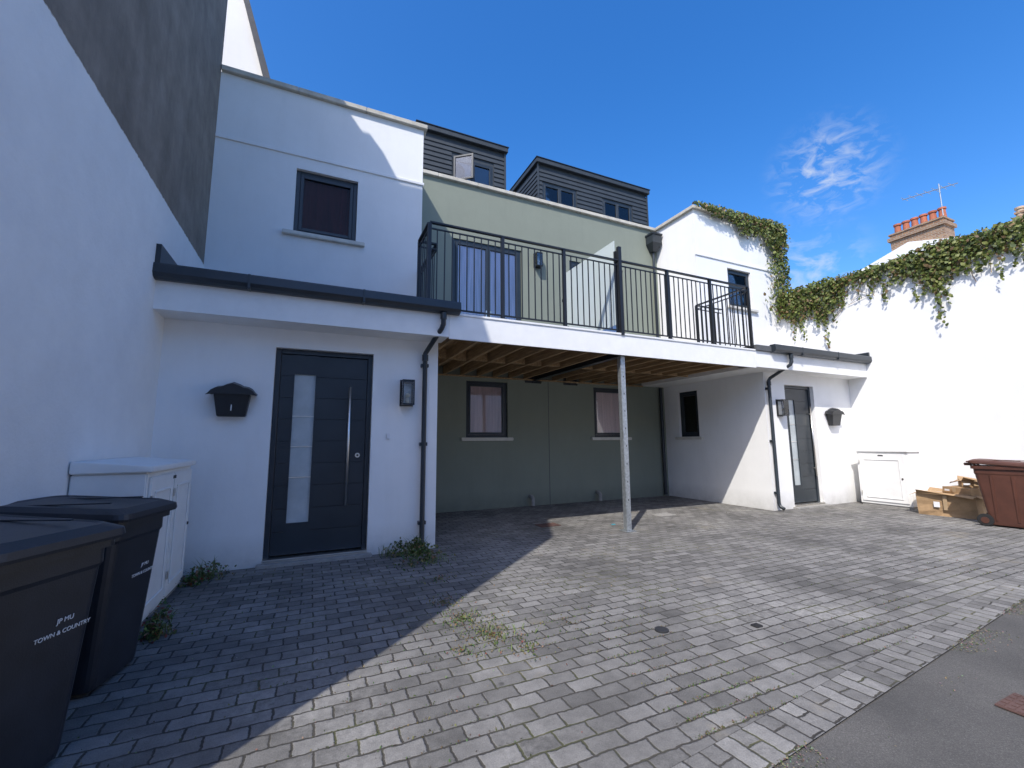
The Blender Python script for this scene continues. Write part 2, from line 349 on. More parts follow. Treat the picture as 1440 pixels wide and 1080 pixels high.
tube('upper_corner_pipe',[(8.86,Yg-.08,7.0),(8.86,Yg-.08,3.4)],.04,M['gutter'],H)
bm=bmesh.new(); 
a=[(8.66,Yg-.30,7.45),(9.0,Yg-.30,7.45),(9.0,Yg-.01,7.45),(8.66,Yg-.01,7.45)]; b=[(8.66,Yg-.30,7.2),(9.0,Yg-.30,7.2),(9.0,Yg-.01,7.2),(8.66,Yg-.01,7.2)]; c=[(8.78,Yg-.16,6.98),(8.92,Yg-.16,6.98),(8.92,Yg-.02,6.98),(8.78,Yg-.02,6.98)]
R_=[[bm.verts.new(p) for p in r] for r in (a,b,c)]
for k in range(2):
    for i in range(4): bm.faces.new((R_[k][i],R_[k][(i+1)%4],R_[k+1][(i+1)%4],R_[k+1][i]))
bm.faces.new(R_[0]); bm.faces.new(R_[2]); bm_obj('rain_hopper',bm,M['gutter'],H)
B(H,'hopper_rim',8.64,9.02,Yg-.32,Yg-.002,7.44,7.49,M['gutter'])
def sill(name,mp,u0,u1,v): 
    bm=bmesh.new(); mbox(bm,mp,u0,u1,v-.075,v-.001,-.07,.12); bmesh.ops.bevel(bm,geom=bm.edges[:],offset=.01,segments=2,affect='EDGES'); bm_obj(name,bm,M['sill'],H)
window(H,'left_upper_window',fx(Yu),-.47,.55,5.10,6.28,M['cur_dark'],fw=.07,gl='glass_low'); sill('left_upper_sill',fx(Yu),-.63,.70,5.10)
window(H,'right_upper_window',fx(Yu),10.22,11.16,5.14,6.24,M['cur_dark'],transom=5.75,gl='glass_low'); sill('right_upper_sill',fx(Yu),10.1,11.3,5.14)
window(H,'green_window_a',fx(Yg),3.15,4.18,1.60,2.90,M['cur_pink'],cd=.10,d=.05,gl='glass_clear'); sill('green_sill_a',fx(Yg),3.03,4.30,1.60)
window(H,'green_window_b',fx(Yg),6.64,7.67,1.60,2.90,M['cur_pink'],cd=.10,d=.05,gl='glass_clear'); sill('green_sill_b',fx(Yg),6.52,7.79,1.60)
window(H,'side_window',sx_(XB,1),8.20,8.86,1.60,2.80,M['room']); sill('side_sill',sx_(XB,1),8.08,8.98,1.60)
for tag,u in (('a',2.80),('b',6.0)):
    window(H,'french_door_'+tag,fx(Yg),u,u+1.78,ZF+.03,6.28,M['cur_lav'],panes=2,fw=.07,transom=4.15,d=.03,cd=.07,gl='glass_clear')
    boxes(H,'french_handles_'+tag,[(u+.82,u+.845,Yg-.02,Yg+.015,4.4,4.6),(u+.935,u+.96,Yg-.02,Yg+.015,4.4,4.6)],M['steel'])
L=[]
for u in (4.64,5.73):
    w=.46 if u<5 else .42
    for i in range(6): L.append((u+.01,u+w-.01,Yg+.03,Yg+.07,2.93+i*.031,2.948+i*.031))
    L.append((u+w/2-.01,u+w/2+.01,Yg+.02,Yg+.075,2.92,3.12)); L.append((u,u+w,Yg+.08,Yg+.1,2.92,3.12))
boxes(H,'air_vents',L,M['anthra'])
B(H,'green_wall_joint',5.28,5.292,Yg-.004,Yg-.0005,0,2.98,M['gutter'])
def door(tag,x0,x1,z1,gl,flip=1):
    y=Yd+.10
    fw=.065
    boxes(H,tag+'_door_frame',[(x0,x0+fw,y-.02,y+.08,.03,z1),(x1-fw,x1,y-.02,y+.08,.03,z1),(x0+fw,x1-fw,y-.02,y+.08,z1-fw,z1)],M['anthra'],.005)
    xa,xb=x0+fw+.004,x1-fw-.004; za,zb=.095,z1-fw-.005
    g0,g1=gl; gz0,gz1=.46,2.44
    L=[]; n=9; h=(zb-za)/n
    for i in range(n):
        a=za+i*h; b=a+h-.009
        for (p,q) in ((xa,g0-.0),(g1+.0,xb)): L.append((p,q,y,y+.045,a,b))
    L2=[(g0,g1,y,y+.045,za,gz0),(g0,g1,y,y+.045,gz1,zb)]
    boxes(H,tag+'_door_leaf',L+L2,M['anthra'])
    B(H,tag+'_door_core',xa,xb,y+.012,y+.05,za,gz0-.001,M['anthra'])
    B(H,tag+'_door_core_l',xa,g0-.001,y+.012,y+.05,gz0,zb,M['anthra']); B(H,tag+'_door_core_r',g1+.001,xb,y+.012,y+.05,gz0,zb,M['anthra'])
    B(H,tag+'_door_glass',g0,g1,y+.02,y+.03,gz0,gz1,M['dglass'])
    boxes(H,tag+'_glass_bead',[(g0,g0+.02,y-.006,y+.02,gz0,gz1),(g1-.02,g1,y-.006,y+.02,gz0,gz1),(g0+.02,g1-.02,y-.006,y+.02,gz0,gz0+.02),(g0+.02,g1-.02,y-.006,y+.02,gz1-.02,gz1)],M['anthra'])
    boxes(H,tag+'_glass_strips',[(g0+.02,g1-.02,y+.012,y+.019,z,z+.012) for z in (1.05,1.45,1.85)],M['steel'])
    hx=x0+.94 if flip>0 else x0+.2
    bm=bmesh.new(); cyl(bm,(hx,y-.065,1.47),.018,1.6); cyl(bm,(hx,y-.03,.85),.01,.07,'Y'); cyl(bm,(hx,y-.03,2.1),.01,.07,'Y'); 
    bm_obj(tag+'_pull_handle',bm,M['steel'],H,True)
    lx=hx+.13 if flip>0 else hx-.1
    bm=bmesh.new(); cyl(bm,(lx,y-.01,1.33),.032,.02,'Y'); bm_obj(tag+'_lock_rose',bm,M['steel'],H)
    bm=bmesh.new(); cyl(bm,(lx,y-.022,1.33),.014,.01,'Y'); bm_obj(tag+'_lock_barrel',bm,M['black'],H)
    B(H,tag+'_threshold',x0-.0,x1+.0,Yd-.03,y+.1,.035,.075,M['steel'],.006)
    B(H,tag+'_step',x0-.06,x1+.06,Yd-.10,y+.12,-.02,.034,M['concrete'],.006)
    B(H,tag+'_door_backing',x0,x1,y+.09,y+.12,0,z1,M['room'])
door('left',-.485,.746,2.752,(-.27,.03)); door('right',9.744,10.80,2.752,(9.95,10.22))
B(H,'doorbell',.955,1.0,Yd-.02,Yd-.001,1.55,1.63,M['label'],.004)
bal=empty('balcony'); bal.parent=H
B(bal,'fascia',1.725,8.255,Yb,Yb+.03,ZS,ZF,M['soffit'])
B(bal,'edge_trim',1.725,8.255,Yb-.015,Yb+.08,ZF+.001,ZF+.03,M['soffit'])
L=[]; x=1.80
while x<8.2:
    if abs(x-4.9)>.12: L.append((x,x+.05,Yb+.031,Yg-.001,ZS+.03,ZS+.22))
    x+=.40
boxes(bal,'joists',L,M['joist'])
boxes(bal,'noggins',[(1.85+i*.4,2.15+i*.4,7.55+(.06 if i%2 else 0),7.6+(.06 if i%2 else 0),ZS+.035,ZS+.215) for i in range(16) if abs(2.0+i*.4-4.9)>.2],M['joist'])
L=[]; y=Yb+.035
while y<Yg-.14: L.append((1.73,8.25,y,y+.135,ZS+.222,ZS+.25)); y+=.142
boxes(bal,'deck_boards',L,M['joist'])
B(bal,'deck_surface',1.73,8.25,Yb+.03,Yg-.002,ZS+.252,ZF,M['felt'])
boxes(bal,'steel_beam',[(4.84,4.96,Yb+.04,Yg-.01,ZS+.0,ZS+.012),(4.895,4.905,Yb+.04,Yg-.01,ZS+.012,ZS+.208),(4.84,4.96,Yb+.04,Yg-.01,ZS+.208,ZS+.22)],M['gutter'])
B(bal,'wall_plate',1.73,8.25,Yg-.06,Yg-.002,ZS+.0,ZS+.03,M['joist'])
bm=bmesh.new(); px,py=4.90,Yb+.14
addbox(bm,px-.05,px+.05,py-.05,py+.05,.012,ZS-.001); bmesh.ops.bevel(bm,geom=bm.edges[:],offset=.008,segments=2,affect='EDGES')
addbox(bm,px-.1,px+.1,py-.1,py+.1,.002,.014)
bm_obj('support_post',bm,M['galv'],bal)
boxes(bal,'post_slots',[(px-.008,px+.008,py-.0515,py-.0505,.5+i*.30,.53+i*.30) for i in range(8)],M['iron'])
L=[]
ZR=4.703; ZB=ZF+.09; yr=Yb+.03
def run(p,q,posts=True,sp=.115):
    dx,dy=q[0]-p[0],q[1]-p[1]; ln=math.hypot(dx,dy); n=int(ln/sp)
    ax=abs(dx)>abs(dy)
    def bx(cx,cy,w,z0,z1): L.append((cx-w,cx+w,cy-w,cy+w,z0,z1))
    for z0,z1,w in ((ZR-.012,ZR+.012,.028),(ZR-.10,ZR-.082,.012),(ZB-.01,ZB+.01,.014)):
        if ax: L.append((min(p[0],q[0]),max(p[0],q[0]),p[1]-w,p[1]+w,z0,z1))
        else: L.append((p[0]-w,p[0]+w,min(p[1],q[1]),max(p[1],q[1]),z0,z1))
    for i in range(1,n):
        f=i/n; bx(p[0]+dx*f,p[1]+dy*f,.0075,ZB+.011,ZR-.101)
run((1.42,yr),(8.22,yr)); run((1.42,yr+.03),(1.42,6.62)); run((1.45,6.62),(1.70,6.62)); run((1.70,6.65),(1.70,Yu-.002)); run((8.22,yr+.03),(8.22,7.3)); run((8.25,7.3),(XB-.002,7.3))
for x in (1.42,2.58,3.70,5.98,7.1,8.22): L.append((x-.025,x+.025,yr-.024,yr+.026,ZF+.031 if x>1.7 else 3.47,ZR-.013))
L.append((8.195,8.245,7.276,7.326,ZF+.03,ZR-.013)); L.append((1.395,1.445,6.596,6.646,3.461,ZR-.013)) 
L.append((4.84-.032,4.84+.032,yr-.055,yr+.005,ZF-.0,4.95))
for x in (2.58,3.70,4.84,5.98,7.1,8.20):
    L.append((x-.05,x+.05,yr-.04,yr+.05,ZF+.031,ZF+.041))
boxes(bal,'balcony_railing',L,M['black'])
B(bal,'privacy_glass',4.83,4.842,Yb+.12,7.75,3.55,5.12,M['frost'])
boxes(bal,'screen_posts',[(4.81,4.86,Yb+.07,Yb+.12,ZF,4.9),(4.81,4.86,7.76,7.81,ZF,4.9),(4.80,4.87,7.70,7.83,4.5,4.56),(4.80,4.87,7.70,7.83,3.8,3.86)],M['black'])
bm=bmesh.new(); vs=[bm.verts.new(p) for p in ((XA-.2,Yg+.35,7.9),(XB+.2,Yg+.35,7.9),(XB+.2,14,10.1),(XA-.2,14,10.1),(XA-.2,Yg+.35,7.2),(XB+.2,Yg+.35,7.2),(XB+.2,14,7.2),(XA-.2,14,7.2))]
for f in ((0,1,2,3),(0,4,5,1),(1,5,6,2),(2,6,7,3),(3,7,4,0)): bm.faces.new([vs[i] for i in f])
bm_obj('slate_roof',bm,M['slate'],H)
def dormer(tag,x0,x1,wins):
    y0=11.37; z0,z1=8.3,10.26
    n=int((z1-z0)/.15)
    bmf=bmesh.new()
    for i in range(n):
        a=z0+i*.15; b=a+.158
        segs=[(x0,x1)]
        for (w0,w1,v0,v1) in wins:
            if b>v0-.02 and a<v1+.02:
                ns=[]
                for s in segs:
                    if s[0]<w0 and s[1]>w1: ns+=[(s[0],w0-.03),(w1+.03,s[1])]
                    else: ns.append(s)
                segs=ns
        for s in segs:
            vs=[bmf.verts.new(p) for p in ((s[0],y0-.035,a),(s[1],y0-.035,a),(s[1],y0-.008,b),(s[0],y0-.008,b),(s[0],y0,a),(s[1],y0,a),(s[1],y0,b),(s[0],y0,b))]
            for f in ((0,1,2,3),(0,4,5,1),(1,5,6,2),(3,7,4,0),(2,6,7,3)): bmf.faces.new([vs[k] for k in f])
        for xs,sg in ((x0,-1),(x1,1)):
            vs=[bmf.verts.new(p) for p in ((xs+sg*.035,y0-.03,a),(xs+sg*.035,13.6,a),(xs+sg*.008,13.6,b),(xs+sg*.008,y0-.03,b))]
            bmf.faces.new(vs)
            vs=[bmf.verts.new(p) for p in ((xs+sg*.035,y0-.03,a),(xs+sg*.035,13.6,a),(xs,13.6,a),(xs,y0-.03,a))]
            bmf.faces.new(vs)
    bm_obj(tag+'_dormer_cladding',bmf,M['clad'],H)
    wall(H,tag+'_dormer_front',fx(y0+.003),x0+.003,x1-.003,z0-.3,z1+.1,.2,wins,M['clad'])
    wall(H,tag+'_dormer_side',sx_(x0+.004,1),y0+.21,13.6,z0-.3,z1+.1,.1,[],M['clad'])
    wall(H,tag+'_dormer_side2',sx_(x1-.004,-1),y0+.21,13.6,z0-.3,z1+.1,.1,[],M['clad'])
    B(H,tag+'_dormer_roof',x0-.09,x1+.09,y0-.12,13.7,z1+.101,z1+.25,M['clad'],.01)
    B(H,tag+'_dormer_drip',x0-.11,x1+.11,y0-.14,13.72,z1+.252,z1+.275,M['anthra'])
    boxes(H,tag+'_corner_trims',[(x0-.045,x0+.02,y0-.045,y0-.036,z0,z1+.1),(x1-.02,x1+.045,y0-.045,y0-.036,z0,z1+.1)],M['clad'])
    for k,(w0,w1,v0,v1) in enumerate(wins):
        window(H,tag+'_dormer_window_%d'%k,fx(y0),w0,w1,v0,v1,M['room'],panes=2,fw=.05,d=.0)
dormer('left',2.35,5.0,[(3.35,4.62,8.98,9.82)]); dormer('right',6.18,10.62,[(6.35,7.60,8.95,9.76),(8.68,9.93,8.95,9.76)])
oc=empty('open_casement',(3.40,11.36,0),math.radians(-38)); oc.parent=H
boxes(oc,'sash',[(0,.05,-.05,0,9.02,9.79),(.55,.60,-.05,0,9.02,9.79),(.05,.55,-.05,0,9.02,9.07),(.05,.55,-.05,0,9.74,9.79)],M['anthra'])
B(oc,'sash_glass',.05,.55,-.03,-.024,9.07,9.74,M['glass'])
# ---------------------------------------------------------------- left neighbour
N=empty('neighbour_house')
bm=bmesh.new(); prof=[(1.41,-.05),(1.41,8.2),(4.3,12.3),(4.75,11.9),(4.95,11.5),(5.2,11.1),(5.5,11.15),(5.75,11.05),(5.85,10.85),(6.2,10.75),(6.33,10.45),(Yu+.0,10.2),(Yu,-.05)]
f=[bm.verts.new((XL,y,z)) for y,z in prof]; g=[bm.verts.new((-9,y,z)) for y,z in prof]
bm.faces.new(f); bm.faces.new(g[::-1])
for i in range(len(prof)): bm.faces.new((f[i],f[(i+1)%len(prof)],g[(i+1)%len(prof)],g[i]))
bm_obj('gable_wall',bm,M['left'],N)
bm=bmesh.new(); w=[(-9,6),(-1.22,6),(-1.22,9.0),(-1.72,10.7),(-2.6,13.5),(-9,13.5)]
f=[bm.verts.new((x,9.6,z)) for x,z in w]; g=[bm.verts.new((x,14,z)) for x,z in w]
bm.faces.new(f); bm.faces.new(g[::-1])
for i in range(len(w)): bm.faces.new((f[i],f[(i+1)%6],g[(i+1)%6],g[i]))
bm_obj('rear_wing_wall',bm,M['white'],N)
bm=bmesh.new(); w=[(-1.24,8.9),(-1.12,8.93),(-1.65,10.73),(-2.52,13.5),(-2.62,13.5),(-1.74,10.7)]
f=[bm.verts.new((x,9.45,z)) for x,z in w]; g=[bm.verts.new((x,14,z)) for x,z in w]
bm.faces.new(f); bm.faces.new(g[::-1])
for i in range(len(w)): bm.faces.new((f[i],f[(i+1)%6],g[(i+1)%6],g[i]))
bm_obj('roof_verge',bm,M['slate'],N)
# ---------------------------------------------------------------- right boundary wall
RW=empty('boundary_wall')
B(RW,'wall',XR,XR+.3,-6,Yu-.002,-.05,5.5,M['white'])
B(RW,'wall_cap',XR-.03,XR+.33,-6,Yu-.08,5.501,5.57,M['concrete'],.01)
# ---------------------------------------------------------------- distant right house
D=empty('distant_white_house')
bm=bmesh.new(); prof=[(17,0),(17,8.0),(9.4,10.3),(7.6,9.75),(4,8.6),(4,0)]
f=[bm.verts.new((24,y,z)) for y,z in prof]; g=[bm.verts.new((32,y,z)) for y,z in prof]
bm.faces.new(f); bm.faces.new(g[::-1])
for i in range(6): bm.faces.new((f[i],f[(i+1)%6],g[(i+1)%6],g[i]))
bm_obj('gable',bm,M['white'],D)
def chimney(tag,x,y,z0,z1,wx,wy,pots,pm):
    boxes(D,tag+'_stack',[(x-wx,x+wx,y-wy,y+wy,z0,z1)],M['brick']); boxes(D,tag+'_corbel',[(x-wx-.08,x+wx+.08,y-wy-.08,y+wy+.08,z1-.28,z1-.12),(x-wx-.04,x+wx+.04,y-wy-.04,y+wy+.04,z1+.001,z1+.08)],M['brick'])
    bm=bmesh.new()
    for i in range(pots):
        yy=y-wy+.15+(2*wy-.3)*i/max(1,pots-1); cyl(bm,(x,yy,z1+.32),.14,.5,'Z',14,.11); cyl(bm,(x,yy,z1+.58),.15,.08,'Z',14)
    bm_obj(tag+'_pots',bm,pm,D,False)
chimney('main',24.6,9.15,9.2,10.9,.45,.95,6,M['terra'])
chimney('second',25.2,6.55,8.5,10.0,.3,.4,1,M['buffpot']); chimney('third',25.4,6.1,8.5,10.35,.3,.3,1,M['terra'])
tube('aerial_mast',[(24.5,8.3,10.4),(24.5,8.3,12.6)],.025,M['galv'],D); tube('aerial_boom',[(24.5,7.7,12.3),(24.5,9.6,12.55)],.02,M['galv'],D)
for i in range(7): tube('aerial_rod_%d'%i,[(24.2,7.9+i*.27,12.33+i*.035),(24.8,7.9+i*.27,12.33+i*.035)],.012,M['galv'],D,1)
# ---------------------------------------------------------------- opposite house
O=empty('opposite_house')
L=[(-14+i*5.5,-14+i*5.5+1.2,-9.96,-9.9,z,z+1.5) for i in range(7) for z in (1.0,3.8)]
B(O,'front_wall',-16,26,-16,-10,0,6.2,M['white']); boxes(O,'windows',L,M['room'])
bm=bmesh.new(); prof=[(-9.7,6.2),(-13,8.6),(-16.3,6.2)]
f=[bm.verts.new((-16.2,y,z)) for y,z in prof]; g=[bm.verts.new((26.2,y,z)) for y,z in prof]; bm.faces.new(f); bm.faces.new(g[::-1])
for i in range(3): bm.faces.new((f[i],f[(i+1)%3],g[(i+1)%3],g[i]))
bm_obj('roof',bm,M['slate'],O)
# ---------------------------------------------------------------- ground
def poly(name,pts,z,mat):
    bm=bmesh.new(); bm.faces.new([bm.verts.new((x,y,z)) for x,y in pts]); return bm_obj(name,bm,mat)
poly('ground',[(-400,-400),(400,-400),(400,400),(-400,400)],-.012,M['asph'])
def ey(x): return 1.53+math.tan(EDGE)*(x-2.09)
poly('block_paving',[(XL,ey(XL)+.24),(XR,ey(XR)+.24),(XR,Yg),(XL,Yg)],0,M['pave'])
poly('paving_edging',[(XL-4,ey(XL-4)),(XR,ey(XR)),(XR,ey(XR)+.236),(XL-4,ey(XL-4)+.236)],.002,M['edge'])
poly('road',[(-60,ey(-60)-.006),(-60,-9.9),(60,-9.9),(60,ey(60)-.006)],-.004,M['asph'])
def cover(name,x,y,w,d,mat,r=False):
    bm=bmesh.new()
    if r: cyl(bm,(x,y,.006),w,.012,'Z',28)
    else:
        addbox(bm,x-w,x+w,y-d,y+d,.002,.010)
        for i in range(5):
            for j in range(5):
                cx=x-w+(i+.5)*2*w/5; cy=y-d+(j+.5)*2*d/5; addbox(bm,cx-w*.13,cx+w*.13,cy-d*.13,cy+d*.13,.0101,.014)
    bm_obj(name,bm,mat)
cover('drain_cover',2.61,2.86,.055,.055,M['iron'],True); cover('drain_cover',3.36,2.59,.035,.03,M['iron'])
cover('manhole_cover',3.95,7.1,.2,.13,M['rustcover']); cover('manhole_cover',6.6,7.0,.2,.13,M['concrete']); cover('manhole_cover',3.72,1.20,.13,.10,M['rustcover'])
for x in (4.75,6.65):
    o=tube('waste_pipe_stub',[(x,Yg,.22),(x,Yg-.08,.22),(x,Yg-.14,.18),(x,Yg-.14,.02)],.045,M['concrete'])
# ---------------------------------------------------------------- wall fittings
def mailbox(x,num):
    e=empty('mailbox',(x,Yd,1.83))
    bm=bmesh.new()
    bot=[(-.15,-.02,0),(.15,-.02,0),(.15,-.115,0),(-.15,-.115,0)]; top=[(-.19,-.005,.27),(.19,-.005,.27),(.19,-.16,.27),(-.19,-.16,.27)]
    b=[bm.verts.new(p) for p in bot]; t=[bm.verts.new(p) for p in top]; bm.faces.new(b); bm.faces.new(t[::-1])
    for i in range(4): bm.faces.new((b[i],b[(i+1)%4],t[(i+1)%4],t[i]))
    bmesh.ops.bevel(bm,geom=bm.edges[:],offset=.008,segments=2,affect='EDGES'); bm_obj('body',bm,M['black'],e)
    pr=[(-.27,.262),(-.245,.285),(-.215,.325),(-.17,.352),(-.115,.36),(-.07,.385),(0,.41),(.07,.385),(.115,.36),(.17,.352),(.215,.325),(.245,.285),(.27,.262),(.20,.272),(.1,.275),(0,.275),(-.1,.275),(-.2,.272)]
    bm=bmesh.new(); f=[bm.verts.new((a,-.185,z-.01)) for a,z in pr]; m_=[bm.verts.new((a*.97,-.06,z+.02)) for a,z in pr]; g=[bm.verts.new((a*.9,0,z+.01)) for a,z in pr]; n=len(pr)
    bm.faces.new(f); bm.faces.new(g[::-1])
    for A_,B_ in ((f,m_),(m_,g)):
        for i in range(n): bm.faces.new((A_[i],A_[(i+1)%n],B_[(i+1)%n],B_[i]))
    bm_obj('lid',bm,M['black'],e)
    if num: text('number',num,.11,(0,-.146,.10),(math.radians(90-9),0,0),M['text'],e)
mailbox(-.91,'1'); mailbox(11.38,None)
def lantern(x,z=2.03,y=Yd):
    e=empty('wall_lantern',(x,y,z)); w=.085; h=.36; d0,d1=-.17,-.02
    L=[(-w,w,d0,d1,0,.02),(-w,w,d0,d1,h-.03,h),(-w-.01,w+.01,-.018,0,-.01,h+.01)]
    for sx in (-1,1):
        for yy in (d0,d1-.014): L.append((min(sx*w,sx*(w-.014)),max(sx*w,sx*(w-.014)),yy,yy+.014,.02,h-.03))
    boxes(e,'frame',L,M['black'])
    boxes(e,'panes',[(-w+.014,w-.014,d0+.004,d0+.007,.02,h-.03),(-w+.003,-w+.006,d0+.014,d1-.014,.02,h-.03),(w-.006,w-.003,d0+.014,d1-.014,.02,h-.03)],M['glass_clear'])
    B(e,'reflector',-w+.02,w-.02,-.024,-.0185,.03,h-.04,M['galv'])
    bm=bmesh.new(); cyl(bm,(0,(d0+d1)/2,.06),.02,.08); bmesh.ops.create_uvsphere(bm,u_segments=14,v_segments=8,radius=.035,matrix=Matrix.Translation((0,(d0+d1)/2,.14))); bm_obj('bulb',bm,M['bulb'],e,True)
lantern(1.22); lantern(9.50); lantern(5.02,5.9,Yg); 
# ---------------------------------------------------------------- meter cabinets
def cabinet(loc,rz,W,Dp,Hh):
    e=empty('meter_cabinet',loc,rz)
    B(e,'carcass',0,W,0,Dp,.04,Hh-.06,M['cab'],.01)
    B(e,'plinth',.02,W-.02,.02,Dp,-.01,.05,M['concrete'])
    bm=bmesh.new(); vs=addbox(bm,-.03,W+.03,-.04,Dp,Hh-.058,Hh-.01)
    for v in vs[6:8]: v.co.z+=.05
    bmesh.ops.bevel(bm,geom=bm.edges[:],offset=.008,segments=2,affect='EDGES'); bm_obj('lid',bm,M['cab'],e)
    n=2 if W>1.2 else 1; dw=(W-.08)/n
    for i in range(n):
        a=.04+i*dw
        B(e,'door_%d'%i,a+.008,a+dw-.008,-.022,-.001,.10,Hh-.10,M['cab'],.006)
        L=[]
        for (z0,z1) in ((.18,Hh-.22),):
            x0,x1=a+.10,a+dw-.10
            L+=[(x0,x1,-.034,-.0225,z0,z0+.022),(x0,x1,-.034,-.0225,z1-.022,z1),(x0,x0+.022,-.034,-.0225,z0+.022,z1-.022),(x1-.022,x1,-.034,-.0225,z0+.022,z1-.022)]
        boxes(e,'moulding_%d'%i,L,M['cab'],.004)
        boxes(e,'hinges_%d'%i,[(a+.0,a+.03,-.035,-.0225,z,z+.07) for z in (.25,Hh-.32)],M['steel'])
    bm=bmesh.new(); cyl(bm,(W-.12,-.032,Hh*.5),.016,.02,'Y',16); bm_obj('lock',bm,M['iron'],e)
    B(e,'label',W*.5-.05,W*.5+.05,-.024,-.0225,Hh-.155,Hh-.125,M['iron'])
cabinet((-1.20,4.50,0),math.pi/2,1.42,.475,1.33)
cabinet((11.80,6.10,0),-math.pi/2,.98,.465,1.27)
# ---------------------------------------------------------------- wheelie bins
def rring(bm,w,d,z,r,cy=0,seg=4):
    vs=[]
    for qx,qy,a0 in ((1,1,0),(-1,1,90),(-1,-1,180),(1,-1,270)):
        for k in range(seg+1):
            a=math.radians(a0+90*k/seg); vs.append(bm.verts.new((qx*(w/2-r)+r*math.cos(a),cy+qy*(d/2-r)+r*math.sin(a),z)))
    return vs
def loft(bm,rings,cap=True):
    n=len(rings[0])
    for a,b in zip(rings,rings[1:]):
        for i in range(n): bm.faces.new((a[i],a[(i+1)%n],b[(i+1)%n],b[i]))
    if cap: bm.faces.new(rings[0][::-1]); bm.faces.new(rings[-1])
def bin_(loc,rz,mat,lines,sc=1.04):
    e=empty('wheelie_bin',loc,rz); e.scale=(sc,sc,sc)
    bm=bmesh.new()
    loft(bm,[rring(bm,.44,.46,.03,.05,-.02),rring(bm,.45,.47,.06,.05,-.02),rring(bm,.52,.62,.84,.05),rring(bm,.535,.64,.86,.05),rring(bm,.535,.64,.93,.05),rring(bm,.585,.70,.935,.06),rring(bm,.585,.70,.985,.06)])
    bm_obj('body',bm,mat,e)
    bm=bmesh.new()
    for s in (-1,1):
        for k in (-.12,.12):
            vs=[bm.verts.new(p) for p in ((s*.222,k-.02,.1),(s*.222,k+.02,.1),(s*.2625,k+.02,.83),(s*.2625,k-.02,.83),(s*.236,k-.012,.1),(s*.236,k+.012,.1),(s*.2725,k+.012,.83),(s*.2725,k-.012,.83))]
            for f in ((4,5,6,7),(0,4,7,3),(1,2,6,5),(2,3,7,6),(0,1,5,4)): bm.faces.new([vs[i] for i in f])
    bm_obj('ribs',bm,mat,e)
    bm=bmesh.new()
    rs=[rring(bm,.61,.74,.975,.06,-.01),rring(bm,.62,.75,.99,.06,-.01),rring(bm,.61,.74,1.02,.06,-.01),rring(bm,.53,.64,1.045,.08,.0),rring(bm,.50,.60,1.038,.08,.0)]
    for r in rs:
        for v in r: v.co.z+= .05*(v.co.y+.35)/.7
    loft(bm,rs); bm_obj('lid',bm,mat,e)
    boxes(e,'lid_ribs',[(-.17,-.15,-.22,.24,1.07,1.078),(.15,.17,-.22,.24,1.07,1.078)],mat,.003)
    bm=bmesh.new(); cyl(bm,(0,.41,1.01),.016,.48,'X',12)
    addbox(bm,-.24,-.20,.33,.42,.985,1.03); addbox(bm,.20,.24,.33,.42,.985,1.03); addbox(bm,-.02,.02,.33,.42,.985,1.03); cyl(bm,(0,.375,1.05),.014,.54,'X',12)
    bm_obj('handle',bm,mat,e)
    bm=bmesh.new(); cyl(bm,(0,.25,.10),.012,.56,'X',10)
    bm_obj('axle',bm,M['steel'],e)
    bm=bmesh.new()
    for s in (-1,1): cyl(bm,(s*.265,.25,.10),.10,.05,'X',28)
    bmesh.ops.bevel(bm,geom=[ed for ed in bm.edges if ed.calc_face_angle(0)>1],offset=.01,segments=2,affect='EDGES'); bm_obj('wheels',bm,M['rubber'],e)
    bm=bmesh.new()
    for s in (-1,1): cyl(bm,(s*.293,.25,.10),.05,.01,'X',20)
    bm_obj('hubs',bm,mat,e)
    for i,(tx,sz,zz) in enumerate(lines):
        ang=math.atan2(.08-.02,.78); yy=-.255-(.31-.255)*(zz-.06)/.78-.005
        text('print_%d'%i,tx,sz,(.10,yy,zz),(math.pi/2+ang*1.0,0,0),M['text'],e)
    return e
LN=[('JP MU',.030,.650),('TOWN & COUNTRY',.027,.60)]
bin_((-1.35,2.90,0),math.radians(66),M['binb'],LN,1.05)
bin_((-1.34,3.88,0),math.radians(78),M['binb'],LN,1.05)
bin_((10.98,3.42,0),math.radians(7),M['binbr'],[],1.04)
# ---------------------------------------------------------------- cardboard boxes
def cbox(e,tag,c,rz,w,d,h,openf=True,cr=.035):
    b=empty(tag,c,rz); b.parent=e
    bm=bmesh.new(); vs=addbox(bm,-w/2,w/2,-d/2,d/2,0,h)
    bmesh.ops.subdivide_edges(bm,edges=bm.edges[:],cuts=5,use_grid_fill=True)
    for v in bm.verts:
        nv=mnoise.noise_vector(v.co*5+Vector(c)); v.co+=nv*cr*(1 if v.co.z>.02 else 0)
    bm_obj('carton',bm,M['card'],b)
    if openf:
        bm=bmesh.new()
        for sgn in (-1,1):
            vs=[bm.verts.new(p) for p in ((-w/2,sgn*d/2,h),(w/2,sgn*d/2,h),(w/2-.02,sgn*(d/2+.13),h-.09+random.uniform(0,.12)),(-w/2+.02,sgn*(d/2+.15),h-.08+random.uniform(0,.1)))]
            bm.faces.new(vs)
        for sgn in (-1,1):
            vs=[bm.verts.new(p) for p in ((sgn*w/2,-d/2,h),(sgn*w/2,d/2,h),(sgn*(w/2+.1),d/2-.02,h+.07),(sgn*(w/2+.11),-d/2+.02,h-.04))]
            bm.faces.new(vs)
        bm_obj('flaps',bm,M['card'],b)
    boxes(b,'tape',[(-w/2-.04,-w/2-.039,-.03,.03,h*.3,h*.95)],M['tape'])
    boxes(b,'label',[(-w/2-.0425,-w/2-.0415,.08,.17,h*.4,h*.65)],M['label'])
cb=empty('cardboard_boxes')
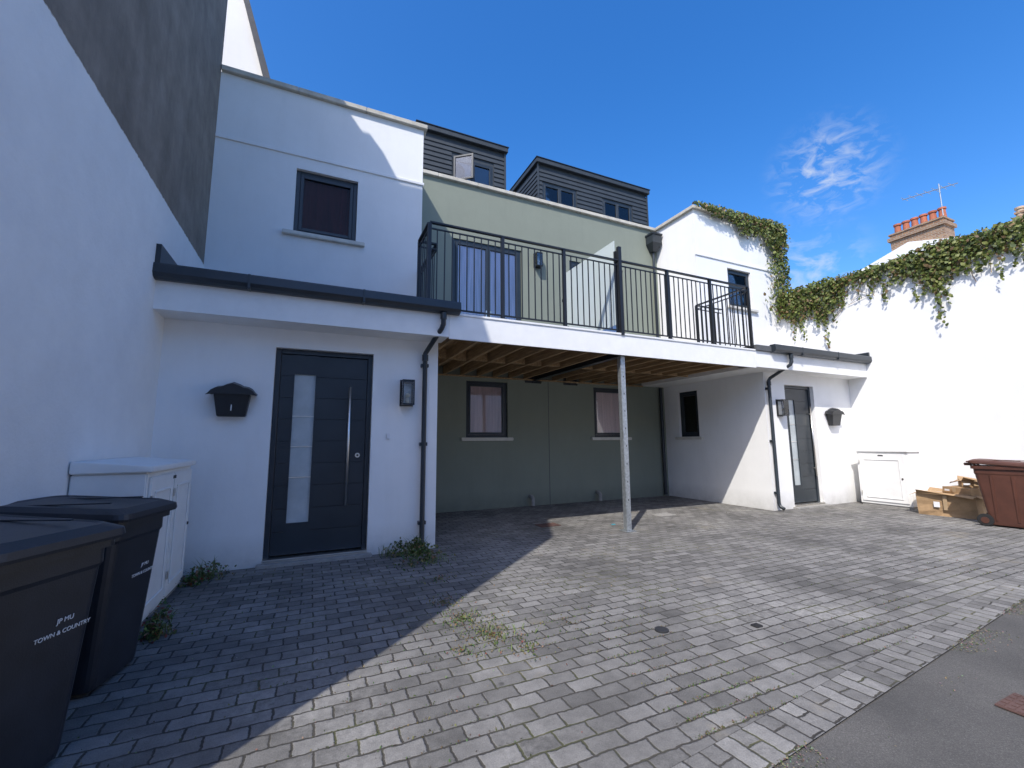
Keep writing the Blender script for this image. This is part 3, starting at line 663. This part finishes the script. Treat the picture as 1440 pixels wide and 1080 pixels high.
cbox(cb,'box_large',(11.60,4.42,0),.12,.62,.85,.42,True); cbox(cb,'box_flat',(11.68,4.20,.425),-.35,.45,.5,.14,False,.03); cbox(cb,'box_small',(11.78,4.12,.56),.5,.34,.38,.13,True,.03)
# ---------------------------------------------------------------- foliage
def leafmesh(name,leaves,parent=None):
    verts=[];faces=[];cols=[]
    for (p,s,q,col) in leaves:
        i=len(verts)
        for a in ((0,-.55,0),(.38,-.12,.07),(.24,.35,.03),(0,.6,-.05),(-.24,.35,.03),(-.38,-.12,.07)):
            verts.append(p+q@Vector((a[0]*s,a[1]*s,a[2]*s)))
        faces.append(tuple(range(i,i+6))); cols.append(col)
    me=bpy.data.meshes.new(name); me.from_pydata([tuple(v) for v in verts],[],faces); 
    ca=me.color_attributes.new('Col','BYTE_COLOR','CORNER'); flat=[]
    for c in cols:
        for k in range(6): flat+= [c[0],c[1],c[2],1]
    ca.data.foreach_set('color',flat)
    return link(name,me,M['leaf'],parent)
def rq(out,spread=.9):
    v=Vector(out)+Vector((random.gauss(0,spread),random.gauss(0,spread),random.gauss(0,spread)))
    q=v.to_track_quat('Z','Y'); return q@Matrix.Rotation(random.uniform(-1.2,1.2),3,'Z').to_quaternion()
def ivycol(br=1):
    r=random.random()
    if r<.45: c=(.115,.15,.03)
    elif r<.75: c=(.20,.22,.055)
    elif r<.88: c=(.06,.085,.022)
    else: c=(.21,.135,.06)
    k=random.uniform(.7,1.3)*br; return tuple(x*k for x in c)
LV=[]
def strand(p,ln,out,dens=1.0):
    n=int(ln/.035*dens)+1; o=Vector(out); drift=random.gauss(0,.06)
    tan=Vector((-o.y,o.x,0))
    for i in range(n):
        f=i/n; w=.06*(1-f)+.02
        pos=Vector(p)+Vector((0,0,-ln*f))+tan*(drift*f+random.gauss(0,w))+o*(abs(random.gauss(.05,.05)))
        LV.append((pos,random.uniform(.05,.10),rq(out,.55),ivycol()))
def heap(p,r,n,out):
    for i in range(n):
        d=Vector((random.gauss(0,1),random.gauss(0,1),random.gauss(0,1))); d.normalize(); d*=r*random.random()**.4
        LV.append((Vector(p)+Vector((d.x,d.y,d.z*.7)),random.uniform(.05,.10),rq(out,.7),ivycol()))
x=9.1
while x<12.75:
    f=(x-9.1)/3.6; cl=.5+.5*mnoise.noise(Vector((x*1.7,0,3)))
    heap((x,Yu-.05,7.86+.04*cl),.07+.13*f,int(5+16*f),(-.2,-1,.5))
    for k in range(2): strand((x,Yu-.10,7.80),max(.05,(.08+1.1*f*cl+random.uniform(-.1,.35)*f)),(0,-1,0),.9)
    x+=.05
z=7.8
while z>5.2:
    wd=.34+.24*mnoise.noise(Vector((0,z*1.3,7)))+ (.18 if z<6.0 else 0)
    for k in range(9):
        px=12.65-abs(random.gauss(0,wd*.9)) ; LV.append((Vector((px,Yu-.08-random.random()*.14,z+random.gauss(0,.05))),random.uniform(.06,.11),rq((-.2,-1,.2),.6),ivycol()))
    if random.random()<.35: strand((12.5-random.random()*.6,Yu-.1,z),random.uniform(.2,.6),(0,-1,0))
    z-=.035
y=7.85
while y>-3:
    c1=mnoise.noise(Vector((0,y*.9,1.5))); c2=mnoise.noise(Vector((3,y*2.6,0)))
    hgt=.17+.12*c1+.06*c2
    heap((XR+.1,y,5.58+hgt*.5),.15+.1*max(0,c1)+.05,int(26+14*c1),(-.6,-.2,.6))
    for k in range(3):
        ln=.50+.50*c1+.38*c2+random.uniform(-.2,.28)+(.25 if y>6.2 else 0)
        if random.random()<.04: ln+=random.uniform(.3,.7)
        strand((XR-.03,y+random.gauss(0,.04),5.60),max(.1,ln),(-1,0,0),.85)
    y-=.055
ivy=empty('ivy'); leafmesh('ivy_leaves',LV,ivy)
for i in range(40):
    yy=random.uniform(-2,7.8); l=random.uniform(.3,.95); pts=[(XR-.02-random.random()*.03,yy+random.gauss(0,.03)*k,5.55-l*k/5) for k in range(6)]
    tube('ivy_stem_%d'%i,pts,.006,M['joist'],ivy,1)
def weeds(name,spots,n,hgt,smin,smax,red=0,dry=.2):
    L=[]
    for (x,y,r,k) in spots:
        for i in range(int(n*k)):
            a=random.random()*6.28; d=r*abs(random.gauss(0,.55)); px,py=x+math.cos(a)*d,y+math.sin(a)*d
            if px<XL+.03 or py>Yd-.02: continue
            h=random.random()**1.6*hgt*(1-.5*min(1,d/r))
            rr=random.random()
            col=(.24,.19,.09) if rr<dry else ((.14,.17,.05) if rr<dry+(1-dry)*.4 else (.07,.12,.03))
            if random.random()<red: col=(.24,.06,.045)
            q=rq((0,0,.8),.8); L.append((Vector((px,py,.008+h)),random.uniform(smin,smax),q,tuple(c*random.uniform(.7,1.25) for c in col)))
    leafmesh(name,L)
weeds('weeds',[(1.36,6.12,.18,1.4),(1.15,6.15,.2,.5),(1.42,5.75,.3,.7),(1.2,5.6,.3,.3)],400,.22,.016,.04)
weeds('weeds',[(-1.05,4.45,.12,.8),(-1.1,4.9,.10,.3),(-1.1,5.9,.18,.8),(-.95,6.15,.18,.6)],280,.18,.016,.04,.12)
bm=bmesh.new()
for (x,y,r,n,h) in ((1.36,6.1,.15,60,.30),(1.0,6.2,.12,25,.2),(-1.05,4.5,.12,30,.2),(-1.0,6.0,.15,40,.28),(1.3,3.7,.3,50,.05),(1.4,3.3,.35,60,.05),(1.45,5.6,.3,40,.12)):
    for i in range(n):
        a=random.random()*6.28; d=r*random.random(); bx_,by_=x+math.cos(a)*d,y+math.sin(a)*d
        if by_>Yd-.03: continue
        hh=h*random.uniform(.4,1); la=random.random()*6.28; lx,ly=math.cos(la),math.sin(la); w=.004
        p0=Vector((bx_,by_,0)); p1=p0+Vector((lx*.25*hh,ly*.25*hh,hh*.6)); p2=p0+Vector((lx*.7*hh,ly*.7*hh,hh*.85)); s=Vector((-ly,lx,0))*w
        v=[bm.verts.new(q) for q in (p0-s,p0+s,p1+s,p1-s,p2)]
        bm.faces.new((v[0],v[1],v[2],v[3])); bm.faces.new((v[3],v[2],v[4]))
bm_obj('grass_tufts',bm,simple('grass_blade',(.11,.15,.045),.6,var=.4,scale=20))
weeds('ground_weeds',[(1.25,3.75,.3,.8),(1.35,3.35,.35,.9),(1.5,3.05,.22,.3),(1.2,4.2,.25,.4),(1.35,4.9,.25,.3),(2.0,3.3,.3,.1),(1.05,3.2,.2,.2)],560,.016,.007,.019,.05,.5)
L=[]
for i in range(11000):
    if i%3==0: x=random.uniform(1.8,9); y=ey(x)+.24+abs(random.gauss(0,.25))
    elif i%3==1: x=random.gauss(1.9,.9); y=random.gauss(2.9,.8)
    else: x=random.uniform(-1.4,8); y=random.uniform(1.8,6)
    if mnoise.noise(Vector((x*1.1,y*1.1,5)))<.04: continue
    if y<ey(x)+.26 or y>6.1: continue
    row=round(y/.122)*.122-.012
    L.append((Vector((x,row+random.gauss(0,.008),.004)),random.uniform(.005,.013),rq((0,0,.6),.7),tuple(c*random.uniform(.6,1.2) for c in random.choice(((.10,.14,.04),(.16,.15,.07),(.22,.19,.11))))))
for i in range(6000):
    x=random.uniform(1.5,9); y=ey(x)-abs(random.gauss(0,.08))+.015
    if mnoise.noise(Vector((x*1.5,y*1.5,9)))<-.05: continue
    L.append((Vector((x,y,.003)),random.uniform(.004,.012),rq((0,0,1),.5),tuple(c*random.uniform(.6,1.2) for c in random.choice(((.30,.25,.17),(.24,.2,.14),(.12,.14,.05))))))
for i in range(900):
    x=random.uniform(-1.4,9); y=random.uniform(1.9,8.5)
    if y<ey(x)+.1 or (y>6.3 and x<1.9): continue
    L.append((Vector((x,y,.004)),random.uniform(.006,.016),rq((0,0,1),.4),tuple(c*random.uniform(.6,1.2) for c in random.choice(((.30,.25,.17),(.2,.14,.08),(.10,.08,.05))))))
leafmesh('joint_moss',L)
B(None,'litter',5.0,5.07,6.6,6.64,.003,.01,simple('cyan_litter',(.05,.35,.45),.4))
# ---------------------------------------------------------------- light
el,az=math.radians(49),math.atan2(-.735,-.675)
sd=Vector((math.sin(az)*math.cos(el),math.cos(az)*math.cos(el),math.sin(el)))
sun=bpy.data.lights.new('sun','SUN'); sun.energy=5; sun.angle=math.radians(.53); sun.color=(1,.955,.89)
so=bpy.data.objects.new('sun',sun); so.rotation_euler=sd.to_track_quat('Z','Y').to_euler(); so.location=(0,0,30); COL.objects.link(so)
W=bpy.data.worlds.new('World'); S.world=W; W.use_nodes=True; t=NT(W)
bg=t.n['Background']; bg.inputs[1].default_value=.15
sky=t.a('ShaderNodeTexSky'); sky.sky_type='NISHITA'; sky.sun_disc=False; sky.sun_elevation=el; sky.sun_rotation=az; sky.altitude=0; sky.air_density=1.0; sky.dust_density=1.3; sky.ozone_density=2.6
hs=t.a('ShaderNodeHueSaturation'); hs.inputs['Hue'].default_value=.508; hs.inputs['Saturation'].default_value=1.38; hs.inputs['Value'].default_value=1.8; t.k(sky.outputs[0],hs.inputs['Color'])
tc=t.a('ShaderNodeTexCoord')
def cloud(d,rad,sc,th,seed):
    dt=t.a('ShaderNodeVectorMath',operation='DISTANCE'); t.k(tc.outputs['Generated'],dt.inputs[0]); dt.inputs[1].default_value=d
    mr=t.a('ShaderNodeMapRange'); mr.interpolation_type='SMOOTHSTEP'; mr.inputs['From Min'].default_value=rad; mr.inputs['From Max'].default_value=rad*.1; t.k(dt.outputs['Value'],mr.inputs['Value'])
    mp=t.a('ShaderNodeMapping'); mp.inputs['Scale'].default_value=sc; mp.inputs['Location'].default_value=(seed,0,0); mp.inputs['Rotation'].default_value=(.3,.5,.2); t.k(tc.outputs['Generated'],mp.inputs[0])
    n=t.a('ShaderNodeTexNoise'); n.inputs['Scale'].default_value=6; n.inputs['Detail'].default_value=8; n.inputs['Roughness'].default_value=.6; n.inputs['Distortion'].default_value=.6; t.k(mp.outputs[0],n.inputs['Vector'])
    m2=t.a('ShaderNodeMapRange'); m2.inputs['From Min'].default_value=th; m2.inputs['From Max'].default_value=th+.3; t.k(n.outputs['Fac'],m2.inputs['Value'])
    mu=t.a('ShaderNodeMath',operation='MULTIPLY'); t.k(mr.outputs[0],mu.inputs[0]); t.k(m2.outputs[0],mu.inputs[1]); return mu
c1=cloud((.790,.405,.460),.11,(3,5,9),.43,2.0); c2=cloud((.827,.469,.31),.12,(1.5,3,5),.46,5.0)
ad=t.a('ShaderNodeMath',operation='ADD'); ad.use_clamp=True; t.k(c1.outputs[0],ad.inputs[0]); t.k(c2.outputs[0],ad.inputs[1])
sc=t.a('ShaderNodeMath',operation='MULTIPLY'); sc.inputs[1].default_value=.75; t.k(ad.outputs[0],sc.inputs[0])
m=t.n.new('ShaderNodeMix'); m.data_type='RGBA'; t.k(sc.outputs[0],m.inputs[0]); t.k(hs.outputs[0],m.inputs[6]); m.inputs[7].default_value=(5.2,5.6,6.2,1); t.k(m.outputs[2],bg.inputs[0])
# ---------------------------------------------------------------- camera
p,yw,r=math.radians(7.578),math.radians(24.645),math.radians(-.397)
R=Vector((math.cos(yw),-math.sin(yw),0)); F=Vector((math.sin(yw)*math.cos(p),math.cos(yw)*math.cos(p),math.sin(p))); U=R.cross(F)
R2=R*math.cos(r)+U*math.sin(r); U2=-R*math.sin(r)+U*math.cos(r)
cd=bpy.data.cameras.new('camera'); cd.sensor_width=36; cd.lens=610.2/1440*36; cd.clip_start=.05; cd.clip_end=2000
co=bpy.data.objects.new('camera',cd); mw=Matrix((R2,U2,-F)).transposed().to_4x4(); mw.translation=Vector((0,0,1.5)); co.matrix_world=mw
COL.objects.link(co); S.camera=co
